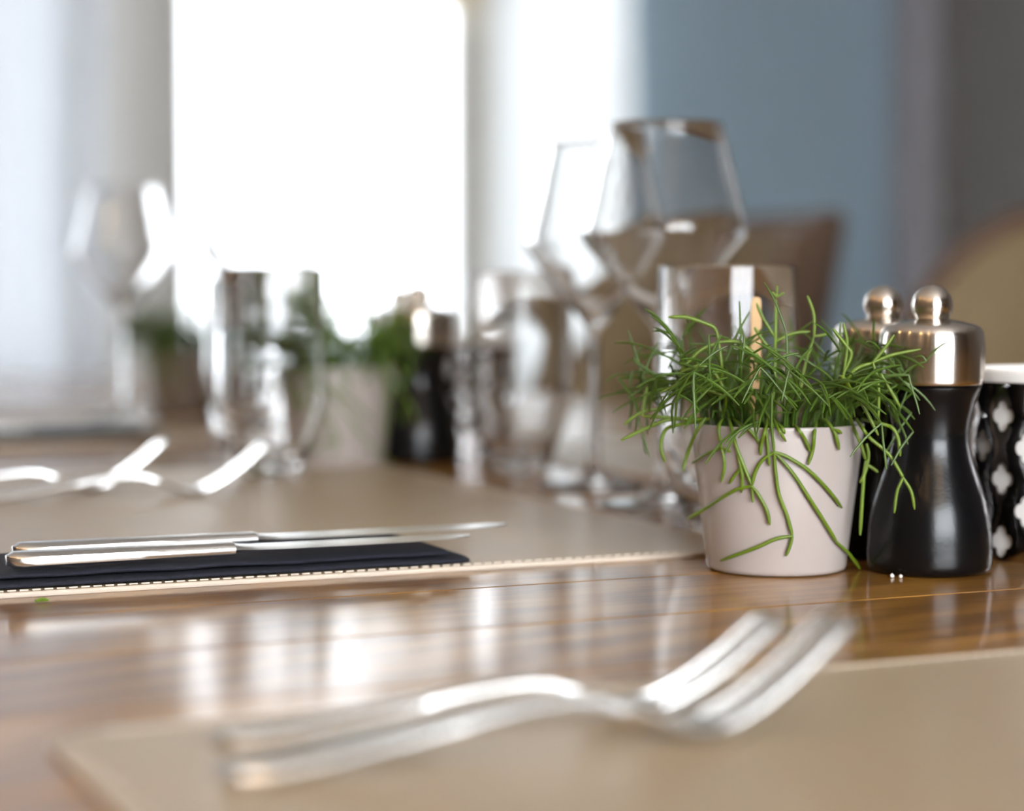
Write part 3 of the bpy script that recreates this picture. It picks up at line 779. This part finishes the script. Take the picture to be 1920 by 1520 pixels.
for ch in far.children:
    if ch.name.startswith('pot'):
        ch.data = ch.data.copy(); ch.data.materials[0] = M['pot_dark']; ch['label'] = 'brown pot'
# small pale sliver upright in the soil of the sharp pot
bm = bmesh.new()
strip(bm, [[(x, y, z) for x, y in ((-w, -.0008), (w, -.0008), (w, .0008), (-w, .0008))] for z, w in ((0, .0012), (.006, .0024), (.062, .0026), (.0675, .0024), (.0690, .0019), (.0698, .0010))])
p = plant.location
tag(obj('pale_sliver', bm, M['sliver'], loc=(p.x - .0085, p.y + .018, TZ + .0632), rz=0.15), 'thin pale sliver standing in the soil of the sharp potted plant', 'sliver')

# crumbs
for k, (dv, du, r) in enumerate(((0.0325, -0.0545, .0011), (0.0355, -0.0572, .0010))):
    bm = bmesh.new(); bmesh.ops.create_icosphere(bm, subdivisions=1, radius=r)
    for v in bm.verts: v.co *= 1 + .25 * noise.noise(v.co * 900 + Vector((k, 0, 0)))
    tag(obj('salt_grain', bm, M['salt'], smooth=False, loc=W(dv, du, TZ + r * .9)), ['tiny white salt grain by the nearest mill, the left one', 'tiny white salt grain by the nearest mill, the right one'][k], 'salt grain', 'salt grains by the mill')
bm = bmesh.new()
tube(bm, [(-.003, 0, .0012), (0, .0006, .0016), (.003, -.0004, .0012)], [.0007, .0011, .0006], 6)
tag(obj('leaf_crumb', bm, M['stem'], loc=W(-0.352, 0.0300, TZ), rz=0.6), 'tiny green plant crumb on the table boards by the napkin', 'crumb')

# ------------------------------------------------------------------ chairs and the table beyond
def make_chair(label, group):
    t = thing('dining_chair', label, 'chair', (0, 0, 0), 0, group)     # faces local -X
    A = math.radians(128)
    n = 44
    def top(a):
        s = min(1, abs(a) / A)
        k = 1 / (1 + math.exp((s - .55) * 14))
        return 0.665 + 0.325 * k
    def rad(a, z): return 0.245 + 0.16 * max(0, z - 0.42) + 0.02 * math.cos(a)
    def shell(r_in, r_out, z0, dz, mat, name):
        bm = bmesh.new(); secs = []
        for k in range(n + 1):
            a = -A + 2 * A * k / n
            zt = top(a) + dz
            sec = []
            m = 10
            for q in range(m + 1):
                z = z0 + (zt - z0) * q / m
                rr = rad(a, z) + r_out; sec.append((rr * math.cos(a), rr * math.sin(a) * 1.05, z))
            rm = rad(a, zt) + (r_in + r_out) / 2
            for q in range(1, 4):
                ang = PI * q / 4
                rr = rm + (r_out - r_in) / 2 * math.cos(ang); sec.append((rr * math.cos(a), rr * math.sin(a) * 1.05, zt + (r_out - r_in) / 2 * math.sin(ang)))
            for q in range(m, -1, -1):
                z = z0 + (zt - z0) * q / m
                rr = rad(a, z) + r_in; sec.append((rr * math.cos(a), rr * math.sin(a) * 1.05, z))
            secs.append(sec)
        obj(name, strip(bm, secs), mat, t, angle=60)
    shell(-.012, .020, .40, 0, M['leather'], 'back_shell')
    shell(-.045, -.0125, .47, -.03, M['tan_fabric'], 'back_pad')
    bm = bmesh.new()
    pts = [(.20 * math.cos(2 * PI * k / 40) * (1.15 if math.cos(2 * PI * k / 40) < 0 else 1), .205 * math.sin(2 * PI * k / 40)) for k in range(40)]
    prev = None; rings = []
    for z, s in ((.400, .96), (.405, 1.0), (.46, 1.0), (.478, .96), (.486, .85), (.489, .5)):
        rings.append([bm.verts.new((x * s, y * s, z)) for x, y in pts])
    for a, b in zip(rings, rings[1:]):
        for k in range(40): bm.faces.new((a[k], a[(k + 1) % 40], b[(k + 1) % 40], b[k]))
    bm.faces.new(rings[0][::-1]); bm.faces.new(rings[-1])
    obj('seat', bm, M['tan_fabric'], t)
    for sx, sy in ((-1, -1), (-1, 1), (1, -1), (1, 1)):
        bm = bmesh.new()
        tube(bm, [(sx * .15, sy * .15, .402), (sx * .21, sy * .20, .001)], [.022, .014], 10)
        obj('leg', bm, M['leg'], t)
    return t
CG = 'brown leather chairs on the far side'
ch = make_chair('brown leather chair back rising behind the wine glasses, against the blue wall', CG)
ch.location = W(0.845, 1.91, 0); ch.rotation_euler = (0, 0, ROT - 0.15)
copy_thing(ch, W(0.835, 0.945, 0), ROT, 'brown chair at the right edge of the picture, behind the mills')

# ------------------------------------------------------------------ warm lamps of the room (out of the frame)
for k, (v, u, z) in enumerate(((-0.2, -1.9, 1.9), (-0.55, -2.1, 2.05), (-0.95, -2.3, 1.95), (-1.3, -1.5, 2.1), (-1.5, -0.9, 1.95), (-1.75, 0.0, 2.1), (-1.6, 0.9, 2.0))):
    t = thing('pendant_lamp', 'small warm pendant bulb hanging from the ceiling, out of view', 'lamp', W(v, u, z), 0, 'pendant bulbs')
    bm = bmesh.new(); bmesh.ops.create_uvsphere(bm, u_segments=20, v_segments=12, radius=.035)
    obj('bulb', bm, M['bulb'], t)
    bm = bmesh.new(); tube(bm, [(0, 0, .034), (0, 0, CEIL - z - .002)], .004, 8)
    obj('cord', bm, M['leg'], t)
